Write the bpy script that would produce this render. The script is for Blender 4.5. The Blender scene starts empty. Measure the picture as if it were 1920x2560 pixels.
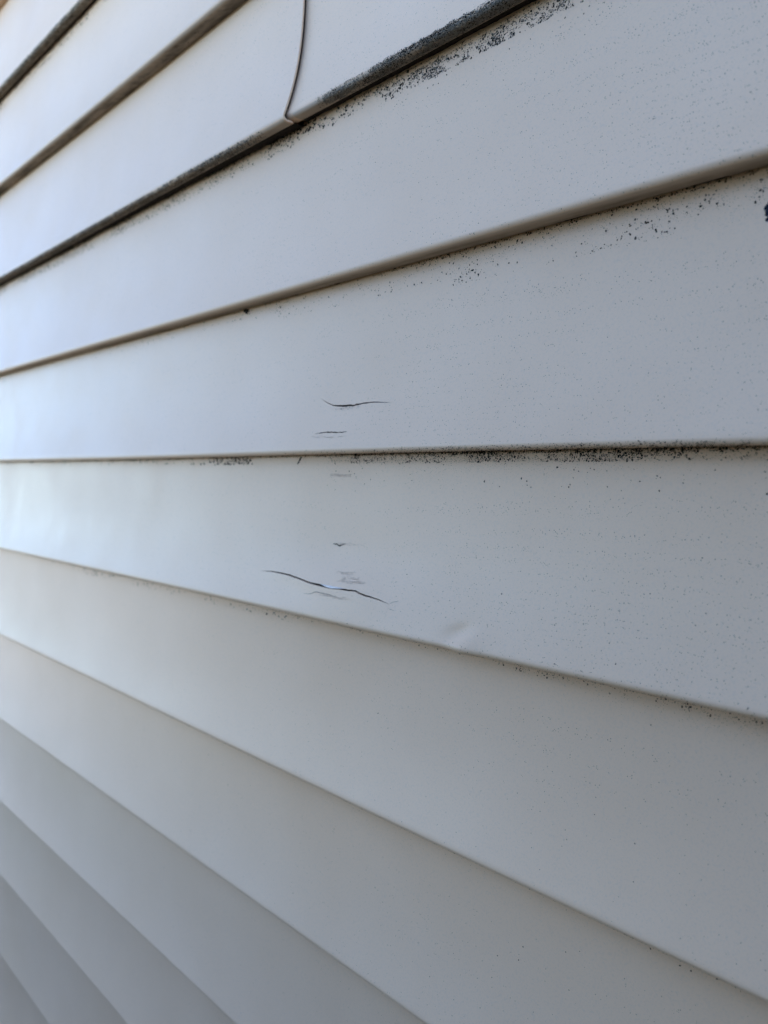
import bpy, math, random
from mathutils import Vector, Matrix, noise

random.seed(7)
scene = bpy.context.scene
C = scene.collection
S = 0.1016            # one siding exposure (4 inches) in metres; "units" below are exposures
EYE = 1.25            # camera height above the ground
Z0 = EYE + 5.11566 * S

# ------------------------------------------------------------------ camera
yaw, pit, rol = 0.814825, -0.0528855, -0.0011268
c_, s_ = math.cos, math.sin
fwd = Vector((-s_(yaw) * c_(pit), c_(yaw) * c_(pit), s_(pit)))
rgt = Vector((c_(yaw), s_(yaw), 0))
dwn = fwd.cross(rgt)
r2 = c_(rol) * rgt + s_(rol) * dwn
d2 = -s_(rol) * rgt + c_(rol) * dwn
cam = bpy.data.cameras.new('camera')
cam.sensor_fit = 'HORIZONTAL'
cam.sensor_width = 36.0
cam.lens = 36.0
cam.clip_start = 0.01
cam.clip_end = 1000
cam.dof.use_dof = True
cam.dof.focus_distance = 3.65 * S
cam.dof.aperture_fstop = 11.5
cam_o = bpy.data.objects.new('camera', cam)
m = Matrix((r2, -d2, -fwd)).transposed().to_4x4()
m.translation = Vector((0, -2.8056 * S, EYE))
cam_o.matrix_world = m
C.objects.link(cam_o)
scene.camera = cam_o

# ------------------------------------------------------------------ light
SUN_EL = math.radians(30)
SUN_AZ = math.radians(-20)      # from +Y (behind the wall) towards -X
world = bpy.data.worlds.new('World')
scene.world = world
world.use_nodes = True
wn = world.node_tree
wn.nodes.clear()
sky = wn.nodes.new('ShaderNodeTexSky')
sky.sky_type = 'NISHITA'
sky.sun_disc = False
sky.sun_elevation = SUN_EL
sky.sun_rotation = SUN_AZ
sky.air_density = 0.62
sky.dust_density = 0.0
sky.altitude = 1200.0
sky.ozone_density = 2.0
bg = wn.nodes.new('ShaderNodeBackground')
bg.inputs['Strength'].default_value = 0.14
wo = wn.nodes.new('ShaderNodeOutputWorld')
wn.links.new(sky.outputs[0], bg.inputs['Color'])
wn.links.new(bg.outputs[0], wo.inputs['Surface'])
sun = bpy.data.lights.new('sun', 'SUN')
sun.energy = 2.4
sun.angle = math.radians(0.5)
sun.color = (1.0, 0.94, 0.85)
sun_o = bpy.data.objects.new('sun', sun)
sd = Vector((math.sin(SUN_AZ) * math.cos(SUN_EL), math.cos(SUN_AZ) * math.cos(SUN_EL), math.sin(SUN_EL)))
sun_o.rotation_euler = sd.to_track_quat('Z', 'Y').to_euler()
sun_o.location = sd * 20
C.objects.link(sun_o)

vs = scene.view_settings
vs.view_transform = 'Standard'
vs.look = 'None'
vs.gamma = 1.0
vs.use_curve_mapping = False
vs.exposure = 3.10
scene.render.engine = 'CYCLES'
scene.cycles.max_bounces = 6
scene.cycles.diffuse_bounces = 4
scene.cycles.glossy_bounces = 2
scene.cycles.caustics_reflective = False
scene.cycles.caustics_refractive = False


# ------------------------------------------------------------------ materials
def new_mat(name):
    mt = bpy.data.materials.new(name)
    mt.use_nodes = True
    nt = mt.node_tree
    return mt, nt, nt.nodes['Principled BSDF']


def N(nt, kind, **kw):
    n = nt.nodes.new(kind)
    for k, v in kw.items():
        if k in n.inputs:
            n.inputs[k].default_value = v
        else:
            setattr(n, k, v)
    return n


def math_node(nt, op, a, b=None, clamp=False):
    n = nt.nodes.new('ShaderNodeMath')
    n.operation = op
    n.use_clamp = clamp
    for i, v in enumerate((a, b)):
        if v is None:
            continue
        if isinstance(v, (int, float)):
            n.inputs[i].default_value = v
        else:
            nt.links.new(v, n.inputs[i])
    return n.outputs[0]


def ramp(nt, fac, stops):
    n = nt.nodes.new('ShaderNodeValToRGB')
    el = n.color_ramp.elements
    while len(el) < len(stops):
        el.new(0.5)
    for e, (p, v) in zip(el, stops):
        e.position = p
        e.color = (v, v, v, 1) if isinstance(v, (int, float)) else (*v, 1)
    nt.links.new(fac, n.inputs[0])
    return n.outputs[0]


def mix_col(nt, fac, a, b):
    n = nt.nodes.new('ShaderNodeMix')
    n.data_type = 'RGBA'
    for sock, v in ((n.inputs[0], fac), (n.inputs[6], a), (n.inputs[7], b)):
        if isinstance(v, (int, float)):
            sock.default_value = v
        elif isinstance(v, tuple):
            sock.default_value = (*v, 1)
        else:
            nt.links.new(v, sock)
    return n.outputs[2]


def vinyl_material():
    mt, nt, b = new_mat('vinyl')
    L = nt.links
    tc = N(nt, 'ShaderNodeTexCoord')
    mp = N(nt, 'ShaderNodeMapping')
    mp.inputs['Scale'].default_value = (1 / S,) * 3
    L.new(tc.outputs['Object'], mp.inputs['Vector'])
    P = mp.outputs[0]
    # faint uneven fading of the plastic
    big = N(nt, 'ShaderNodeTexNoise', Scale=0.9, Detail=4.0, Roughness=0.55)
    L.new(P, big.inputs['Vector'])
    base = mix_col(nt, ramp(nt, big.outputs[0], [(0.3, 0.0), (0.7, 1.0)]),
                   (0.67, 0.43, 0.265), (0.71, 0.465, 0.295))
    # fine mottled grain
    gr = N(nt, 'ShaderNodeTexNoise', Scale=105.0, Detail=3.0, Roughness=0.7)
    L.new(P, gr.inputs['Vector'])
    base = mix_col(nt, math_node(nt, 'MULTIPLY', ramp(nt, gr.outputs[0], [(0.50, 0.0), (0.72, 1.0)]), 0.30),
                   base, (0.40, 0.32, 0.26))

    # dark pin-prick specks, denser in loose drifts
    def specks(scale, rad, dens_lo, dens_hi, dscale, seed):
        off = N(nt, 'ShaderNodeVectorMath', operation='ADD')
        off.inputs[1].default_value = (seed, seed * 1.7, seed * .3)
        L.new(P, off.inputs[0])
        st = N(nt, 'ShaderNodeVectorMath', operation='MULTIPLY')
        st.inputs[1].default_value = (1.0, 1.0, 0.8)
        L.new(off.outputs[0], st.inputs[0])
        vo = N(nt, 'ShaderNodeTexVoronoi', Scale=scale)
        vo.feature = 'F1'
        L.new(st.outputs[0], vo.inputs['Vector'])
        sep = N(nt, 'ShaderNodeSeparateColor')
        L.new(vo.outputs['Color'], sep.inputs[0])
        dn = N(nt, 'ShaderNodeTexNoise', Scale=dscale, Detail=3.0, Roughness=0.6)
        L.new(off.outputs[0], dn.inputs['Vector'])
        dens = ramp(nt, dn.outputs[0], [(dens_lo, 0.0), (dens_hi, 1.0)])
        # the spatter thins out towards the far end and on the lower boards
        sx = N(nt, 'ShaderNodeSeparateXYZ')
        L.new(P, sx.inputs[0])
        mz = N(nt, 'ShaderNodeMapRange')
        mz.inputs['From Min'].default_value = Z0 / S - 6.9
        mz.inputs['From Max'].default_value = Z0 / S - 5.6
        mz.inputs['To Min'].default_value = 0.30
        L.new(sx.outputs[2], mz.inputs['Value'])
        mx = N(nt, 'ShaderNodeMapRange')
        mx.inputs['From Min'].default_value = -4.6
        mx.inputs['From Max'].default_value = -2.6
        mx.inputs['To Min'].default_value = 0.25
        L.new(sx.outputs[0], mx.inputs['Value'])
        dens = math_node(nt, 'MULTIPLY', dens, math_node(nt, 'MULTIPLY', mz.outputs[0], mx.outputs[0]))
        on = math_node(nt, 'LESS_THAN', sep.outputs[0], dens)
        rr = math_node(nt, 'MULTIPLY', math_node(nt, 'POWER', sep.outputs[1], 2.0), rad)
        inside = math_node(nt, 'LESS_THAN', vo.outputs['Distance'], rr)
        return math_node(nt, 'MULTIPLY', on, inside)

    s1 = specks(150.0, 0.34, 0.30, 0.80, 0.8, 3.1)
    base = mix_col(nt, math_node(nt, 'MULTIPLY', s1, 0.75), base, (0.08, 0.07, 0.06))
    L.new(base, b.inputs['Base Color'])
    rn = N(nt, 'ShaderNodeTexNoise', Scale=2.5, Detail=5.0, Roughness=0.6)
    L.new(P, rn.inputs['Vector'])
    L.new(ramp(nt, rn.outputs[0], [(0.25, 0.34), (0.75, 0.46)]), b.inputs['Roughness'])
    b.inputs['IOR'].default_value = 1.27
    bn = N(nt, 'ShaderNodeTexNoise', Scale=38.0, Detail=3.0, Roughness=0.6)
    L.new(P, bn.inputs['Vector'])
    bp = N(nt, 'ShaderNodeBump', Strength=0.12, Distance=0.0004)
    L.new(bn.outputs[0], bp.inputs['Height'])
    L.new(bp.outputs[0], b.inputs['Normal'])
    return mt


def plain(name, col, rough=0.9, var=0.3, scale=300.0, spec=0.2):
    mt, nt, b = new_mat(name)
    tc = N(nt, 'ShaderNodeTexCoord')
    no = N(nt, 'ShaderNodeTexNoise', Scale=scale, Detail=4.0)
    nt.links.new(tc.outputs['Object'], no.inputs['Vector'])
    col2 = tuple(max(0, c * (1 - var)) for c in col)
    col3 = tuple(c * (1 + var) for c in col)
    nt.links.new(mix_col(nt, ramp(nt, no.outputs[0], [(0.35, 0.0), (0.65, 1.0)]), col2, col3), b.inputs['Base Color'])
    b.inputs['Roughness'].default_value = rough
    b.inputs['Specular IOR Level'].default_value = spec
    return mt


VINYL = vinyl_material()
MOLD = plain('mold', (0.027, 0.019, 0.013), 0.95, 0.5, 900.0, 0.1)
MOLD_GREY = plain('mold_grey', (0.062, 0.048, 0.034), 0.95, 0.5, 900.0, 0.1)
MOLD_BLUE = plain('mold_blue', (0.019, 0.019, 0.024), 0.95, 0.5, 900.0, 0.1)
FAINT = plain('faint_scuff', (0.555, 0.37, 0.245), 0.6, 0.08, 700.0, 0.3)
GRIME = plain('grime', (0.17, 0.145, 0.115), 0.9, 0.25, 700.0, 0.2)
FRESH = plain('whitened_plastic', (0.66, 0.55, 0.46), 0.35, 0.03, 200.0, 0.5)
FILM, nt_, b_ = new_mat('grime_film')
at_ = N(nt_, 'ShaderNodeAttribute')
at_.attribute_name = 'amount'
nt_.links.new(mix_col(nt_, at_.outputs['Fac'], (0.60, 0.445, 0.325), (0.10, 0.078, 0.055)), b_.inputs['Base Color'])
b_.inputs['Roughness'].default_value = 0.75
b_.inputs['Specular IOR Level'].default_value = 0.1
SHEATH = plain('sheathing_board', (0.16, 0.12, 0.085), 0.9, 0.3, 30.0)
GROUND = plain('worn_grass', (0.062, 0.078, 0.042), 0.95, 0.35, 2.5)

# ------------------------------------------------------------------ ground
g = bpy.data.meshes.new('ground')
n = 24
gv, gf = [], []
for i in range(n + 1):
    for j in range(n + 1):
        x = (i / n * 2 - 1)
        y = (j / n * 2 - 1)
        x, y = 250 * x * abs(x), 250 * y * abs(y)
        gv.append((x, y, 0.05 * noise.noise((x * .15, y * .15, 0)) - 0.05 if abs(x) + abs(y) > 3 else -0.05))
for i in range(n):
    for j in range(n):
        a = i * (n + 1) + j
        gf.append((a, a + n + 1, a + n + 2, a + 1))
g.from_pydata(gv, [], gf)
g.materials.append(GROUND)
go = bpy.data.objects.new('ground', g)
go['kind'] = 'structure'
C.objects.link(go)
CONCRETE = plain('pale_concrete', (0.46, 0.43, 0.38), 0.9, 0.12, 3.0)  # unseen slab added to bounce warm sunlight onto the far boards
dv, df = [], []
for bx in range(5):                      # cast in bays with open joints between them
    xa = -4.4 - bx * 2.5
    b0 = len(dv)
    for x in (xa - 2.488, xa):
        for y, z in ((-9, -.06), (-9, .03), (6, .03), (6, -.06)):
            dv.append((x, y, z))
    df += [(b0 + 1, b0 + 5, b0 + 6, b0 + 2), (b0, b0 + 4, b0 + 5, b0 + 1), (b0 + 4, b0 + 7, b0 + 6, b0 + 5),
           (b0, b0 + 1, b0 + 2, b0 + 3), (b0 + 2, b0 + 6, b0 + 7, b0 + 3)]
dm = bpy.data.meshes.new('bounce_driveway')
dm.from_pydata(dv, [], df)
dm.materials.append(CONCRETE)
do = bpy.data.objects.new('bounce_driveway', dm)
do['kind'] = 'structure'
C.objects.link(do)

# ------------------------------------------------------------------ the wall
R0 = 0.122        # how far the top of a board lies behind the lip of the board above
RR = 0.034        # radius of the rolled bottom lip
TH = 0.011        # vinyl thickness
U_MIN, U_MAX = -29.0, 34.0
DZ = {1: (-9, .008, -6.9, -.016), 2: (-9, .013, -4.5, -.018), 3: (-9.1, .025, -3, .006),
      4: (-9.2, .007, -1, -.005), 5: (-9.3, .012, -1, .001), 6: (-9.4, -.005, -1, .01),
      7: (-9.5, -.02, -1, -.011), 8: (-9.5, -.027, -2.7, -.003), 9: (-9.6, -.044, -4.5, -.005),
      10: (-9.7, .03, -6.3, .042), 11: (-9.7, -.005, -8.2, -.003)}
K_TOP, K_BOT = -8, 16


def is_lock(k):      # bottom edges where one panel hooks into the next (odd lines)
    return k % 2 == 1


def bot(k, u):
    a, b, c, d = DZ.get(k, (-9, 0, -1, 0))
    t = min(1.0, max(0.0, (u - a) / (c - a)))
    z = -k + b + (d - b) * t - (.024 if k <= 5 else .008)
    return z + 0.003 * math.sin(u * 0.9 + k * 2.1) * (1 if is_lock(k) else .5)


A_END = RR * (math.pi / 2 + 0.16)      # arc length of the roll


def gauss(x, w):
    return math.exp(-(x / w) ** 2)


def deform(k, u, s):
    """outward bulges of the soft vinyl, in units"""
    f = max(0.0, min(1.0, s * 4)) * max(0.0, min(1.0, (1.02 - s) * 6))
    d = 0.0034 * noise.noise((u * 0.33, s * 0.7 + k * 3.7, k * 1.3)) * f * 1.6
    d += 0.0012 * noise.noise((u * 1.1, s * 1.3 + k * 5.1, 7.0 + k)) * f
    if k == 6:
        # the blow that split the board: pushed in above the split, standing proud below it
        d -= 0.008 * gauss(u + 3.35, .40) * gauss(s - .60, .16)
        d += 0.020 * gauss(u + 3.3, .55) * gauss(s - .86, .16)
        # small pinched dent near the lip
        q = (u + 2.47) * 0.45 + (s - .945) * 0.9
        r = (u + 2.47) * 0.9 - (s - .945) * 0.45
        d -= 0.016 * gauss(q, .040) * gauss(r, .09)
        d += 0.017 * gauss(q - .07, .06) * gauss(r, .11)
    if k in CRACKS:
        # the lower edge of each split stands a little proud of the upper one
        ua, ub = CRACKS[k][0][0][0], CRACKS[k][0][-1][0]
        if ua < u < ub:
            sc, w = crack_at(k, u)
            if s > sc:
                d += (.009 if k == 6 else .006) * math.sin(math.pi * (u - ua) / (ub - ua)) * gauss(s - sc, .045)
    if k == 5:
        d -= 0.006 * gauss(u + 3.3, .35) * gauss(s - .74, .10)
        d += 0.004 * gauss(u + 3.35, .4) * gauss(s - .88, .08)
    return d


SEAM_U = -3.80


def lift(k, u, left):
    """the left sheet laps over the right one at the seam"""
    if not left:
        return 0.0
    t = max(0.0, 1 - (SEAM_U - u) / 5.0)
    return 0.008 + 0.026 * t * t


def prof(k, u, s, left=False):
    """point on board k in units (u, out, z); s: 0 crease .. 1 start of roll .. underside"""
    zt = bot(k - 1, u)
    zb = bot(k, u)
    zf = zb + RR
    lf = lift(k, u, left)
    if s <= 1.0:
        sc = max(s, 0.0)
        gg = 0.10 * s + 0.90 * sc ** 2.8
        out = -R0 * (1 - gg) + deform(k, u, s)
        z = zt + (zf - zt) * s
    else:
        d = deform(k, u, 1.0)
        a = (s - 1.0) / RR - 0.16
        amax = math.pi / 2
        if a <= amax:
            out = -RR + RR * math.cos(a) + RR * (1 - math.cos(0.16)) + d
            z = zf - RR * math.sin(a) - RR * math.sin(0.16) * (1 - max(0, a) / amax if a > 0 else 1)
            if a < 0:
                z = zf - RR * (math.sin(a) + math.sin(0.16))
        else:
            t = s - 1.0 - A_END
            fl_ = flat_len(k)
            out = -RR + RR * (1 - math.cos(0.16)) + d - min(t, fl_)
            z = zb - RR * math.sin(0.16) * 0 + min(t, fl_) * 0.08 + max(0.0, t - fl_)
    return (u, out + lf, z - lf * (0.5 if s > 1 else 0.5 * max(0, s)))


def world_pt(p):
    return (p[0] * S, -p[1] * S, Z0 + p[2] * S)


def normal(k, u, s, left=False):
    e = 0.004
    a = Vector(prof(k, u + e, s, left)) - Vector(prof(k, u - e, s, left))
    b = Vector(prof(k, u, s + e, left)) - Vector(prof(k, u, s - e, left))
    nrm = a.cross(b)
    nrm.normalize()
    return nrm


def flat_len(k):
    return R0 - RR + ((-0.042 if k in (1, 3) else -0.016) if is_lock(k) else 0.006)


def s_rows(k):
    rows = [-0.12, -0.04, 0.0, 0.03, 0.07]
    rows += [0.07 + (0.93 - 0.07) * i / 26 for i in range(1, 27)]
    rows += [0.955, 0.98, 1.0]
    rows += [1.0 + A_END * i / 9 for i in range(1, 10)]
    flat = flat_len(k)
    rows += [1.0 + A_END + flat * i / 3 for i in range(1, 4)]
    if is_lock(k):
        rows += [1.0 + A_END + flat + .004, 1.0 + A_END + flat + .09]      # hook turned up behind the lip
    return rows


CRACKS = {
    5: ([(-3.577, .682), (-3.52, .712), (-3.464, .734), (-3.419, .744), (-3.351, .748), (-3.3, .748),
         (-3.271, .754), (-3.247, .748), (-3.194, .745), (-3.139, .742), (-3.092, .743), (-3.03, .748), (-2.947, .756)],
        [0, .003, .005, .008, .012, .012, .010, .011, .0085, .007, .006, .004, 0]),
    6: ([(-4.15, .785), (-4.089, .782), (-4.038, .777), (-3.945, .777), (-3.829, .78), (-3.716, .793), (-3.607, .806),
         (-3.517, .809), (-3.416, .810), (-3.332, .809), (-3.25, .81), (-3.19, .806), (-3.143, .818), (-3.065, .826),
         (-2.977, .835), (-2.905, .848)],
        [0, .0025, .005, .0075, .0085, .0085, .0085, .012, .016, .0115, .0085, .008, .009, .008, .005, 0]),
}


SPLIT_SHIFT = {5: (1.011, -.002), 6: (1.018, .007)}
for k_ in CRACKS:
    m_, a_ = SPLIT_SHIFT[k_]
    CRACKS[k_] = ([(u * m_, s + a_) for u, s in CRACKS[k_][0]], CRACKS[k_][1])


def crack_at(k, u):
    pts, ws = CRACKS[k]
    if u <= pts[0][0]:
        return pts[0][1], 0.0
    for (a, b, w0, w1) in zip(pts, pts[1:], ws, ws[1:]):
        if u <= b[0]:
            t = (u - a[0]) / (b[0] - a[0])
            jag = (0.0026 * noise.noise((u * 30.0, k, 0)) + 0.0016 * noise.noise((u * 85.0, k, 3))) * min(1, (w0 + w1) * 120)
            return a[1] + (b[1] - a[1]) * t + jag, w0 + (w1 - w0) * t
    return pts[-1][1], 0.0


def columns(k, u0, u1):
    cols = []
    u = u0
    while u < u1 - 1e-6:
        cols.append(u)
        fine = k in (5, 6)
        if fine and -4.3 < u < -2.2:
            u += 0.018
        elif -13 < u < 1:
            u += 0.12
        else:
            u += 1.0
    cols.append(u1)
    if k in CRACKS:
        cols += [p[0] for p in CRACKS[k][0]]
        cols = sorted(set(round(c, 5) for c in cols))
    return cols


def link(name, verts, faces, mat, parent, smooth=True, mats=None, mi=None):
    me = bpy.data.meshes.new(name)
    me.from_pydata(verts, [], faces)
    for q in (mats or [mat]):
        me.materials.append(q)
    if mi:
        me.polygons.foreach_set('material_index', mi)
    if smooth:
        me.polygons.foreach_set('use_smooth', [True] * len(me.polygons))
    me.update()
    o = bpy.data.objects.new(name, me)
    o.parent = parent
    C.objects.link(o)
    return o


wall = bpy.data.objects.new('clapboard_siding', None)
wall['label'] = 'pale grey vinyl clapboard siding with black mold under its lips and two split boards'
wall['category'] = 'siding'
C.objects.link(wall)


def box(x0, x1, y0, y1, z0, z1):
    v = [(x, y, z) for x in (x0, x1) for y in (y0, y1) for z in (z0, z1)]
    f = [(0, 1, 3, 2), (4, 6, 7, 5), (0, 4, 5, 1), (2, 3, 7, 6), (0, 2, 6, 4), (1, 5, 7, 3)]
    return v, f


zt_w = Z0 + (-(K_TOP - 1) + 0.02) * S
v, f = box(U_MIN * S, U_MAX * S, 0.20 * S, 0.20 * S + 0.16, -0.10, zt_w)
link('sheathing', v, f, SHEATH, wall, smooth=False)


def build_board(k, u0, u1, left=False, label=None):
    cols = columns(k, u0, u1)
    rows = s_rows(k)
    verts, faces = [], []
    nr = len(rows)

    def seam_u(u, s):
        # the free cut edge of the lapping sheet is not quite plumb
        if left:
            return u + (0.035 - 0.05 * max(0, min(1, s)) ** 4) * max(0, 1 - (u1 - u) / 0.5)
        return u

    if k in CRACKS:
        # rows above and below the split; they meet (and weld) where the split has no width
        ra = [r for r in rows if r <= 0.7]
        ra = [-0.12 + (i / 22) * 1.12 for i in range(23)]
        rb = [i / 9 for i in range(10)] + [r for r in rows if r > 1.0]
        grid_a, grid_b, in_a, in_b = [], [], [], []
        for u in cols:
            sc, w = crack_at(k, u)
            ca, cb = [], []
            for t in ra:
                s = t if t < 0 else t * (sc - w * .5)
                ca.append(len(verts)); verts.append(prof(k, u, s))
            for t in rb:
                s = t if t > 1.0 else (sc + w * .5) + t * (1.0 - sc - w * .5)
                cb.append(len(verts)); verts.append(prof(k, u, s))
            grid_a.append(ca); grid_b.append(cb)
        for gr in (grid_a, grid_b):
            for a, b in zip(gr, gr[1:]):
                for i in range(len(a) - 1):
                    faces.append((a[i], a[i + 1], b[i + 1], b[i]))
        # thickness of the torn edges
        open_cols = [i for i, u in enumerate(cols) if crack_at(k, u)[1] > 0]
        i0, i1 = open_cols[0] - 1, open_cols[-1] + 1
        for gr, idx, sgn in ((grid_a, -1, 1), (grid_b, 0, -1)):
            prev = None
            for i in range(i0, i1 + 1):
                p = verts[gr[i][idx]]
                a = len(verts)
                verts.append(p)
                verts.append((p[0], p[1] - TH * 1.6, p[2] + 0.001 * sgn))
                if prev is not None:
                    faces.append((prev, a, a + 1, prev + 1) if sgn > 0 else (prev, prev + 1, a + 1, a))
                prev = a
    else:
        for u in cols:
            for s in rows:
                verts.append(prof(k, seam_u(u, s), s, left))
        for i in range(len(cols) - 1):
            for j in range(nr - 1):
                a = i * nr + j
                faces.append((a, a + 1, a + nr + 1, a + nr))
    nflat = len(faces)
    if left:
        # cut end of the sheet: its thickness, then its back
        st = len(verts)
        for s in rows:
            uu = seam_u(u1, s)
            p = Vector(prof(k, uu, s, left))
            q = normal(k, uu, s, left)
            p2 = p - q * TH
            verts.append(tuple(p)); verts.append(tuple(p2))
        for j in range(nr - 1):
            a = st + 2 * j
            faces.append((a, a + 2, a + 3, a + 1))
        st2 = len(verts)
        for s in rows:
            for du in (0.0, -0.6):
                uu = seam_u(u1, s) + du
                p = Vector(prof(k, uu, s, left)) - normal(k, uu, s, left) * TH
                verts.append(tuple(p))
        for j in range(nr - 1):
            a = st2 + 2 * j
            faces.append((a, a + 2, a + 3, a + 1))
    o = link('siding_board', [world_pt(p) for p in verts], faces, VINYL, wall)
    if k in CRACKS:
        import bmesh
        bm = bmesh.new()
        bm.from_mesh(o.data)
        split = {}
        bmesh.ops.remove_doubles(bm, verts=[w for w in bm.verts if w.index < len(cols) * (len(ra) + len(rb))], dist=1e-7)
        bm.to_mesh(o.data)
        bm.free()
    if label:
        o['label'] = label
    return o


boards = {}
LBL = {
    5: 'board with a short curved crack above the level mold line',
    6: 'board with the long diagonal split showing white torn plastic',
    4: 'board speckled with fine dark pinpricks below the seam',
    7: 'cleaner board with faint mold along its top edge',
}
for k in range(K_TOP, K_BOT + 1):
    if k in (2, 3):
        boards[(k, 'R')] = build_board(k, SEAM_U - 0.5, U_MAX, False, 'board end tucked under the seam' if k == 3 else None)
        boards[(k, 'L')] = build_board(k, U_MIN, SEAM_U, True, 'board end lapping over its neighbour at the upright seam' if k == 3 else None)
    else:
        boards[(k, 'R')] = build_board(k, U_MIN, U_MAX, False, LBL.get(k))


# ------------------------------------------------------------------ unseen eave, added to cut sky light on the top boards
EAVE = 0.12
PAINT = plain('eave_paint', (0.34, 0.31, 0.27), 0.6, 0.06, 8.0, 0.3)
SHINGLE = plain('roof_felt', (0.06, 0.058, 0.056), 0.95, 0.4, 40.0)
eave = bpy.data.objects.new('shade_eave', None)
eave['label'] = 'unseen roof eave added to block sky light above the siding'
eave['category'] = 'eave'
eave.location = (0, 0, zt_w)
C.objects.link(eave)
x0, x1 = U_MIN * S - 0.3, U_MAX * S + 0.3
v, f = box(x0, x1, -EAVE, 0.5, 0.004, 0.02)
link('soffit', v, f, PAINT, eave, smooth=False)
v, f = box(x0, x1, -EAVE - 0.022, -EAVE - 0.001, -0.02, 0.16)
link('fascia', v, f, PAINT, eave, smooth=False)
v = [(x, y, z) for x in (x0 - .02, x1 + .02) for y, z in ((-EAVE - 0.06, 0.165), (0.9, 0.55), (0.9, 0.58), (-EAVE - 0.06, 0.19))]
f = [(0, 1, 5, 4), (1, 2, 6, 5), (2, 3, 7, 6), (3, 0, 4, 7), (0, 3, 2, 1), (4, 5, 6, 7)]
link('roof_edge', v, f, SHINGLE, eave, smooth=False)

# ------------------------------------------------------------------ unseen hedges, added to shade the lower boards
LEAF = plain('evergreen_leaf', (0.045, 0.062, 0.030), 0.6, 0.4, 12.0, 0.3)
BARK = plain('bark', (0.10, 0.075, 0.05), 0.95, 0.4, 60.0)


def make_shade_hedge(x0, x1, y0, y1, h, leaves, label):
    rnd = random.Random(21)
    root = bpy.data.objects.new('shade_hedge', None)
    root['label'] = label
    root['category'] = 'hedge'
    root['group'] = 'unseen hedges added for shade'
    root.location = ((x0 + x1) / 2, (y0 + y1) / 2, -0.05)
    C.objects.link(root)
    hx, hy = (x1 - x0) / 2, (y1 - y0) / 2
    for q in range(5):
        bx = -hx + (q + .5) / 5 * 2 * hx
        v, f = [], []
        for i in range(6):
            t = i / 5
            r = 0.035 * (1 - t * .8)
            for j in range(6):
                b_ = j / 6 * 6.283
                v.append((bx + .06 * math.sin(t * 4 + q) + r * math.cos(b_), .04 * math.sin(t * 3 + 2 * q) + r * math.sin(b_), -0.05 + (h * .9 + .05) * t))
        for i in range(5):
            for j in range(6):
                f.append((i * 6 + j, i * 6 + (j + 1) % 6, i * 6 + 6 + (j + 1) % 6, i * 6 + 6 + j))
        link('stem', v, f, BARK, root)
    v, f = [], []
    for i in range(leaves):
        c = Vector((rnd.uniform(-1, 1), rnd.uniform(-1, 1), rnd.uniform(-1, 1)))
        ax = rnd.choice((1, 1, 1, 0, 2))
        if rnd.random() < .75:                       # most leaves sit in the outer shell
            c[ax] = math.copysign(rnd.uniform(.72, 1.0), c[ax])
        d = c.normalized()
        c = Vector((c.x * hx, c.y * hy, h * .52 + c.z * h * .48))
        c += d * .07 * noise.noise(c * 2.3) * 1.6
        t1 = Vector((rnd.gauss(0, 1), rnd.gauss(0, 1), rnd.gauss(0, 1))).normalized()
        t2 = t1.cross(Vector((rnd.gauss(0, 1), rnd.gauss(0, 1), rnd.gauss(0, 1)))).normalized()
        l_ = rnd.uniform(.03, .06)
        b0 = len(v)
        v += [tuple(c - t1 * l_), tuple(c + t2 * l_ * .42), tuple(c + t1 * l_), tuple(c - t2 * l_ * .42)]
        f.append((b0, b0 + 1, b0 + 2, b0 + 3))
    o = link('crown', v, f, LEAF, root, smooth=False)
    o['kind'] = 'stuff'


make_shade_hedge(-0.50, 2.6, -1.50, -0.72, 1.68, 22000, 'unseen tall hedge added to shade the near end of the siding')
make_shade_hedge(-2.5, -0.56, -1.95, -1.25, 1.04, 9000, 'unseen low hedge added to darken the far lower boards')

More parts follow.
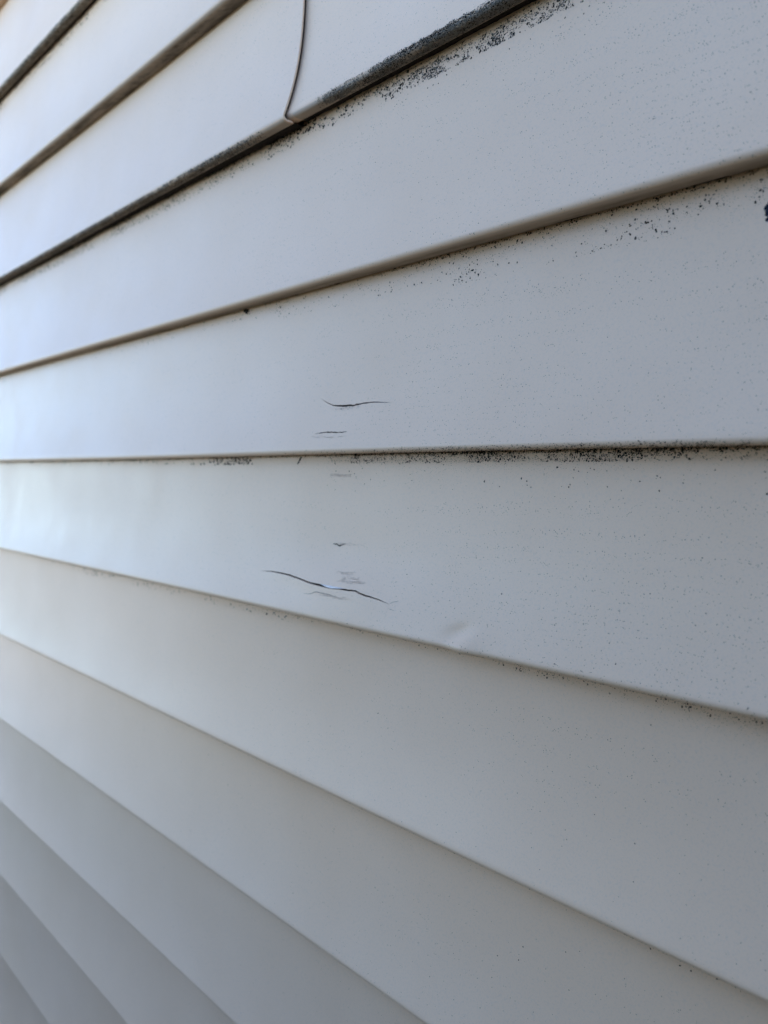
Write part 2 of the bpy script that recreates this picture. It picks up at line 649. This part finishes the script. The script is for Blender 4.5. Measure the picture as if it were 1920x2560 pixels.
# ------------------------------------------------------------------ mold and dirt, with dark strips and flecks for shade
class Flecks:
    def __init__(self):
        self.v, self.f, self.mi = [], [], []

    def add(self, k, u, s, size, aspect=1.0, ang=0.0, mat=0, left=False, lift_=0.0016, n=None):
        n = n or random.choice((5, 6, 7))
        nm = normal(k, u, s, left)
        c0 = len(self.v)
        p = Vector(prof(k, u, s, left)) + nm * (lift_ + size * 0.10)
        self.v.append(world_pt(p))
        ca, sa = math.cos(ang), math.sin(ang)
        for i in range(n):
            t = 2 * math.pi * (i + random.uniform(-.3, .3)) / n
            r = size * random.uniform(0.45, 1.0)
            dx, dy = r * math.cos(t) * aspect, r * math.sin(t)
            du, ds = dx * ca - dy * sa, dx * sa + dy * ca
            q = Vector(prof(k, u + du, s + ds, left)) + nm * lift_ * 0.5
            self.v.append(world_pt(q))
        for i in range(n):
            self.f.append((c0, c0 + 1 + i, c0 + 1 + (i + 1) % n))
            self.mi.append(mat)

    def ribbon(self, k, pts, w, mat=0, lift_=0.0012, step=0.012):
        """thin tapering scratch through (u, s) points"""
        m_, a_ = SPLIT_SHIFT[k]
        pts = [(u * m_, s + a_) for u, s in pts]
        path = []
        for a, b in zip(pts, pts[1:]):
            m_ = max(1, int(math.hypot(b[0] - a[0], b[1] - a[1]) / step))
            for i in range(m_):
                t = i / m_
                path.append((a[0] + (b[0] - a[0]) * t, a[1] + (b[1] - a[1]) * t))
        path.append(pts[-1])
        prev = None
        for i, (u, s) in enumerate(path):
            a = path[max(0, i - 1)]; b = path[min(len(path) - 1, i + 1)]
            dx, dy = b[0] - a[0], b[1] - a[1]
            l_ = math.hypot(dx, dy) or 1
            t = i / max(1, len(path) - 1)
            ww = w * (math.sin(math.pi * min(1, max(0, t))) ** 0.6 + 0.1) * random.uniform(.5, 1.2) * .5
            u2 = u + random.uniform(-1, 1) * .0015
            s2 = s + random.uniform(-1, 1) * .0015
            ox, oy = -dy / l_ * ww, dx / l_ * ww
            nm = normal(k, u2, s2)
            i0 = len(self.v)
            for sg in (1, -1):
                self.v.append(world_pt(Vector(prof(k, u2 + ox * sg, s2 + oy * sg)) + nm * lift_))
            if prev is not None:
                self.f.append((prev, prev + 1, i0 + 1, i0)); self.mi.append(mat)
            prev = i0

    def link(self, name, parent):
        if not self.f:
            return
        o = link(name, self.v, self.f, None, parent, smooth=False, mats=[MOLD, MOLD_GREY, MOLD_BLUE, GRIME, FAINT], mi=self.mi)
        o['kind'] = 'stuff'
        return o


def side(k, u):
    """which of the lapped sheets carries this point"""
    return k in (2, 3) and u < SEAM_U - 0.01


fl = {}


def F(k, u):
    key = (k, 'L' if side(k, u) else 'R')
    if key not in fl:
        fl[key] = Flecks()
    return fl[key]


def clump(u, s, sc=1.0, seed=0.0):
    return (0.5 + 0.42 * noise.noise((u * sc * .35, s * sc * 1.2, seed)) + 0.30 * noise.noise((u * sc * 1.6, s * sc * 2.2, seed + 5))
            + 0.22 * noise.noise((u * sc * 5.0, s * sc * 5.0, seed + 9)))


def scatter(k, u0, u1, s0, s1, count, size, thr=0.0, sc=6.0, mat=(0,), bias=1.0, aspect=(0.8, 1.6), ufun=None, seed=0.0):
    made = tries = 0
    while made < count and tries < count * 12:
        tries += 1
        u = random.uniform(u0, u1)
        if ufun and random.random() > ufun(u):
            continue
        s = s0 + (s1 - s0) * random.random() ** bias
        if clump(u, s, sc, seed) < thr + random.gauss(0, .10):
            continue
        z = size[0] + (size[1] - size[0]) * random.random() ** 3
        F(k, u).add(k, u, s, z, random.uniform(*aspect), random.uniform(0, 3.14), random.choice(mat), side(k, u))
        made += 1


US = 1.0 + A_END            # where the underside begins

for k_, u0_, u1_, n_ in ((1, -11, -5.5, 2200), (3, -11, -4.2, 3200), (3, -3.5, -1.2, 2200)):
    scatter(k_, u0_, u1_, 1.022, US + flat_len(k_) * .8, n_, (.005, .012), .40, 6.0, (3,), seed=1.0)
# line 1: furred underside and fringe below
scatter(1, -11, -5.5, 1.018, US + .040, 6500, (.003, .011), .32, 5.0, (0, 0, 0, 3))
scatter(2, -11, -5.5, .0, .08, 1500, (.003, .010), .46, 7.0, bias=1.9)
# line 2: dull grimy underside
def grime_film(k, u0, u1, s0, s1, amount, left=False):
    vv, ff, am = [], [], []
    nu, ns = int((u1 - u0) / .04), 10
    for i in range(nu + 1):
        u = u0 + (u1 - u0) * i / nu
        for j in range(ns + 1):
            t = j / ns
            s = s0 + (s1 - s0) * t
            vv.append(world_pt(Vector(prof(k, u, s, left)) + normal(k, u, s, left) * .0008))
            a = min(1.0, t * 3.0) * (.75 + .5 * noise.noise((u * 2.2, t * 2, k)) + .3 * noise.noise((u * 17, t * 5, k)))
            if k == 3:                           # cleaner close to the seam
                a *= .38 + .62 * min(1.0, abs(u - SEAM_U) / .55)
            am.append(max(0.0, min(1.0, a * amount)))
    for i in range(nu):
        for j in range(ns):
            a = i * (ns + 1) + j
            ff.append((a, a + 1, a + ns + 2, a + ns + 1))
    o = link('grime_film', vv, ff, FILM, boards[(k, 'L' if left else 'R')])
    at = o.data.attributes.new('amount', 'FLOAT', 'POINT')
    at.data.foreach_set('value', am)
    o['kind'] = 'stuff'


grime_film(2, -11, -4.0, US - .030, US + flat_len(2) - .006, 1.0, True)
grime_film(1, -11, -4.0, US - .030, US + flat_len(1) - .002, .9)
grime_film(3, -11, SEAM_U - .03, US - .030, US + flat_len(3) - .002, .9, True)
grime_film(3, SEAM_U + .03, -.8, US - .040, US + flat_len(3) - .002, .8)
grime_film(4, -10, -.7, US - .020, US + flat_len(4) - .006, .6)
scatter(2, -11, -4.0, US - .010, US + .06, 900, (.002, .006), .45, 8.0, (3, 1))
scatter(3, -11, -7.5, .0, .05, 120, (.004, .010), .45, 5.0, (0, 3), bias=1.9)
scatter(3, -7.5, -3.85, .0, .07, 60, (.002, .006), .40, 5.0, (0, 3), bias=1.6)


# line 3: heavy growth, bare just beside the seam
def l3(u):
    return max(0.0, min(1.0, abs(u + 3.78) / .5 - .35)) if u > -3.78 else max(0.0, min(1.0, (-4.0 - u) / .5))


scatter(3, -11, -3.85, 1.020, US + .036, 11000, (.0022, .008), .36, 7.0, (0, 0, 0, 0, 3), ufun=l3)
scatter(3, -3.76, -1.2, 1.008, US + .028, 13000, (.0014, .0052), .40, 12.0, (0, 0, 0, 0, 3), ufun=l3)
scatter(3, -3.76, -1.2, 1.0, 1.03, 1400, (.0014, .005), .50, 14.0, (0, 1, 3), ufun=l3)
scatter(3, -3.76, -1.2, US + .015, US + .040, 1800, (.002, .006), .48, 10.0, (0, 3), ufun=l3)
scatter(4, -11, -3.9, .0, .10, 4200, (.002, .008), .48, 7.0, (0, 0, 1), bias=2.0)
scatter(4, -4.2, -3.7, .0, .05, 130, (.004, .014), .42, 6.0, (0,), bias=1.5)
scatter(4, -3.9, -2.9, .0, .085, 240, (.003, .012), .50, 8.0, (0, 1, 1), bias=1.0)
scatter(4, -3.1, -1.6, .022, .105, 2300, (.0014, .0062), .60, 9.0, (1, 1, 0, 3), bias=1.0, seed=2.0)
scatter(4, -3.3, -1.4, .0, .06, 700, (.0015, .006), .56, 10.0, (1, 0, 3), seed=4.0)
scatter(4, -3.3, -1.3, .0, .16, 160, (.002, .008), .40, 8.0, (1, 0))
# line 4: clean lip, dots on the board below
scatter(5, -9.6, -4.0, .0, .075, 230, (.003, .009), .46, 4.0, (3, 3, 0), bias=1.4)
scatter(5, -4.2, -2.2, .005, .13, 240, (.0018, .006), .42, 6.0, (0, 0, 1), bias=1.0)
scatter(5, -2.6, -1.3, .005, .17, 420, (.0012, .0062), .52, 6.0, (0, 0, 1), bias=1.0, seed=3.0)
scatter(5, -1.4, -.8, .005, .12, 60, (.002, .008), .45, 6.0, (0, 1))
scatter(5, -3.2, -.8, -.004, .012, 420, (.002, .006), .36, 7.0, (0,))
scatter(4, -3.5, -.8, 1.002, 1.03, 60, (.0015, .004), .4, 7.0, (0, 3))
for i in range(22):      # the black nub hanging from lip 4
    F(5, 0).add(5, -4.47 + random.gauss(0, .012), .012 + random.gauss(0, .007), random.uniform(.006, .014), 1.2, random.random() * 3)
for i in range(70):      # dark blue-black colony at the right edge
    F(5, 0).add(5, -1.088 + random.gauss(0, .010), .165 + random.gauss(0, .017), random.uniform(.006, .012), 1.1, random.random() * 3, 2)


# line 5: the level joint, dirtier towards the right
def l5(u):
    return max(0.03, min(1.0, (u + 4.0) / 1.5))


scatter(5, -4.4, -.7, 1.006, 1.06, 3000, (.0012, .0045), .44, 11.0, (0, 0, 1), ufun=l5, bias=.6)
scatter(6, -11, -.7, -.006, .012, 2600, (.002, .006), .36, 7.0, (0,))
scatter(6, -3.4, -.7, .0, .055, 2600, (.0014, .0065), .52, 10.0, (0, 0, 0, 1), bias=1.6, ufun=l5)
scatter(6, -5.25, -4.4, .005, .055, 190, (.004, .012), .44, 7.0, (0, 0, 1))
scatter(6, -9.5, -5.2, .0, .045, 240, (.004, .010), .48, 4.0, (0, 3), bias=1.7)
scatter(6, -3.6, -.8, .04, .22, 170, (.0014, .006), .40, 5.0, (0, 1), bias=1.3)
for i in range(26):
    t = i / 25
    F(6, 0).add(6, -3.86 - .035 * t + random.gauss(0, .004), .01 + .045 * t, random.uniform(.004, .009), 1.0, random.random() * 3)
for u, s, z in [(-3.338, .137, .006), (-3.346, .223, .0055), (-3.528, .219, .006), (-3.599, .193, .005), (-2.239, .711, .0085),
                (-2.137, .149, .008), (-1.911, .174, .008), (-1.721, .169, .007), (-1.611, .933, .0075), (-2.56, .87, .005),
                (-2.34, .93, .005), (-2.9, .12, .005), (-1.5, .62, .005), (-2.0, .8, .0045), (-1.3, .45, .005)]:
    F(6, 0).add(6, u, s, z * .72, 0.9, 1.4, 0, n=7)

# brown staining of fine growth that ties the black colonies together
scatter(4, -11, -1.2, .0, .075, 3600, (.0014, .0045), .34, 8.0, (3, 3, 4), bias=1.6)
scatter(6, -3.6, -.7, .0, .055, 2600, (.0012, .0036), .34, 9.0, (3, 3, 0), bias=1.7)
scatter(5, -3.0, -.8, .0, .10, 900, (.0012, .0034), .40, 8.0, (3, 4), bias=1.4)

# line 6
scatter(7, -9.7, -6.6, .0, .05, 110, (.004, .010), .46, 4.0, (0, 3), bias=1.6)
scatter(7, -7.6, -4.0, .0, .085, 330, (.003, .011), .50, 4.0, (0, 1, 3), bias=1.6)
scatter(7, -4.2, -2.2, .0, .05, 260, (.002, .006), .46, 6.0, (0, 1), bias=1.7)
scatter(7, -2.2, -.7, .0, .065, 620, (.0014, .0055), .44, 7.0, (0, 0, 1), bias=1.2)
scatter(7, -11, -.7, -.006, .008, 700, (.002, .006), .40, 6.0, (0,))
scatter(6, -3.4, -.7, .985, 1.03, 120, (.0014, .004), .44, 7.0, (0, 1))
scatter(7, -3.5, -.8, .05, .8, 40, (.0014, .005), .3, 5.0, (0, 1))
# dark flecks painting the shadow line, with dirt, on the lower rolled lips
for k_ in (6, 7, 8, 9):
    scatter(k_, -9.5, -.7, 1.030, 1.075, 2600 if k_ < 8 else 1400, (.0022, .0055), .34, 6.0, (0, 3, 3), bias=.6)
# line 7 and below: a thin dirty joint and odd specks
scatter(8, -8, -.7, -.006, .006, 700, (.002, .005), .40, 7.0, (0,))
scatter(8, -3.5, -.7, .0, .10, 60, (.0014, .006), .40, 5.0, (0, 1), bias=1.5)
scatter(8, -6.5, -.9, .0, .9, 70, (.0014, .006), .3, 5.0, (0, 1))
for u, s, z in [(-2.27, .49, .007), (-1.36, .092, .008), (-1.212, .073, .008), (-2.096, .071, .006), (-2.125, .376, .007), (-5.6, .07, .008)]:
    F(8, 0).add(8, u, s, z * .75, 0.8, 1.3, 0, n=7)
scatter(9, -7.5, -2.5, .0, .06, 30, (.002, .007), .4, 5.0, (0, 3), bias=1.6)
for k in (1, 2, 3, 4, 5, 6, 7, 8):
    scatter(k, -9, -.8, .05, .97, 30, (.0012, .0034), .3, 2.0, (0, 1))
scatter(4, -3.6, -.9, .15, .98, 260, (.0010, .0030), .52, 2.0, (1, 0))
scatter(5, -3.2, -.8, .25, .98, 240, (.0010, .0030), .52, 2.0, (1, 0))
scatter(6, -3.0, -.8, .3, .98, 320, (.0010, .0034), .50, 2.0, (1, 0))

for (k, sd_), fk in sorted(fl.items()):
    fk.link('mold_shade_specks', boards[(k, sd_)])  # mold, plus the flecks that paint shade on the lower lips


# dark strips: gap shade plus black growth in the joints, shade in the seam
def dark_joint(k, side_key):
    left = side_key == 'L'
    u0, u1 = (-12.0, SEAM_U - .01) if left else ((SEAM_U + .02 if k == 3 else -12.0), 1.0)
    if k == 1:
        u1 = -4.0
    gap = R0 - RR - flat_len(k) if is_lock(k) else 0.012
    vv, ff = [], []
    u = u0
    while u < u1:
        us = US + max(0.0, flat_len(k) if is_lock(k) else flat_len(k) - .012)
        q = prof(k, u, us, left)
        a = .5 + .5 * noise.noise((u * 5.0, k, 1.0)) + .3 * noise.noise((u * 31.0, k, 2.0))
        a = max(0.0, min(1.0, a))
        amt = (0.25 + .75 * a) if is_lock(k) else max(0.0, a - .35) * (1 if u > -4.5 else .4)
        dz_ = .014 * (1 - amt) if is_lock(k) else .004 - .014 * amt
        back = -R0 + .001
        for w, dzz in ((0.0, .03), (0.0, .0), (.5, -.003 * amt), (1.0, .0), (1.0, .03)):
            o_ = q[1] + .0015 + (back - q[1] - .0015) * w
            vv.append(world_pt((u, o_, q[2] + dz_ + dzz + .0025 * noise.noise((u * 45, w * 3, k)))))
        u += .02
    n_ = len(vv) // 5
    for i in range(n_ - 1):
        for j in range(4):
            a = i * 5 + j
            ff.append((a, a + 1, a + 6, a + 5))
    o = link('joint_shade_dirt', vv, ff, MOLD, boards[(k, side_key)])  # painted gap darkness together with mold growth
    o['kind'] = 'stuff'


dark_joint(1, 'R')
dark_joint(3, 'L')
dark_joint(3, 'R')
dark_joint(4, 'R')
dark_joint(5, 'R')
vv, ff = [], []  # dark strip painting the black shadow gap under the lapping sheet
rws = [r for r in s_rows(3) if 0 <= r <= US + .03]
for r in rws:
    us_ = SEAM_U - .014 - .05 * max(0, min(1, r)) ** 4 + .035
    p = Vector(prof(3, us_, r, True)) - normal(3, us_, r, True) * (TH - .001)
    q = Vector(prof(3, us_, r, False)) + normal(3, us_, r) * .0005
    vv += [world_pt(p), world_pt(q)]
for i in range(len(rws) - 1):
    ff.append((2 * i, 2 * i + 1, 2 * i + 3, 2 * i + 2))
o = link('seam_shade', vv, ff, MOLD, boards[(3, 'L')])
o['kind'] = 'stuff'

# ------------------------------------------------------------------ scuffs and hairline cracks round the splits
sc5 = Flecks()
sc5.ribbon(5, [(-3.561, .909), (-3.507, .907), (-3.454, .904), (-3.372, .908), (-3.325, .910), (-3.271, .907)], .007, 1)
for i in range(26):
    t = random.random()
    sc5.add(5, (-3.60 + .34 * t) * 1.011, .924 + .008 * math.sin(3 * t) + random.gauss(0, .003), random.uniform(.0015, .0035), 9.0, 0.0, 4)
for i in range(40):
    sc5.add(5, random.gauss(-3.36, .06), .754 + abs(random.gauss(0, .010)), random.uniform(.0016, .004), 2.4, 0.1, random.choice((3, 4, 4, 4)))
sc5.add(5, -3.41, .906, .006, 1.0, 0, 0)
sc5.link('scuff_marks', boards[(5, 'R')])
sc6 = Flecks()
for pts, w, mt_ in (([(-2.915, .846), (-2.893, .835), (-2.852, .823)], .003, 3),
                    ([(-2.921, .847), (-2.913, .872), (-2.925, .900), (-2.928, .935)], .002, 4),
                    ([(-2.913, .870), (-2.865, .880)], .003, 3),
                    ([(-3.465, .548), (-3.429, .550), (-3.40, .559), (-3.373, .546), (-3.349, .542)], .009, 1),
                    ([(-3.644, .878), (-3.57, .869), (-3.542, .854), (-3.468, .852), (-3.411, .853), (-3.327, .857)], .004, 3),
                    ):
    sc6.ribbon(6, pts, w, mt_)
for u0_, u1_, s0_, s1_, n_ in ((-3.40, -3.25, .720, .713, 34), (-3.37, -3.14, .765, .755, 60), (-3.33, -3.20, .741, .738, 24),
                              (-3.47, -3.20, .549, .537, 26), (-3.50, -3.25, .865, .862, 40), (-3.52, -3.34, .118, .122, 50)):
    for i in range(n_):
        t = random.random()
        sc6.add(6, (u0_ + (u1_ - u0_) * t) * 1.013, s0_ + (s1_ - s0_) * t + .007 + random.gauss(0, .005), random.uniform(.0012, .0032), 8.0, -.03,
                4, n=8)
sc6.link('scuff_marks', boards[(6, 'R')])

# torn, stress-whitened plastic standing in the widest part of the split
tv, tf = [], []
nn = 26
for i in range(nn + 1):
    t = i / nn
    u = (-3.52 + .22 * t) * 1.013
    sc, w = crack_at(6, u)
    h = math.sin(math.pi * t) ** .8
    top = Vector(prof(6, u, sc - w * .5)) + Vector((0, -.0015, 0.001))
    low = Vector(prof(6, u, sc + w * .5 - w * .28)) + Vector((0, .003, 0))
    low = top.lerp(low, max(0.02, h))
    mid = top.lerp(low, .5) + Vector((0, .002, 0))
    for p in (top, mid, low, low + Vector((0, -.010, -.003))):
        tv.append(world_pt(p))
for i in range(nn):
    for j in range(3):
        a = i * 4 + j
        tf.append((a, a + 1, a + 5, a + 4))
tear = link('torn_edge', tv, tf, FRESH, boards[(6, 'R')])
tear['label'] = 'white torn plastic edge in the split'
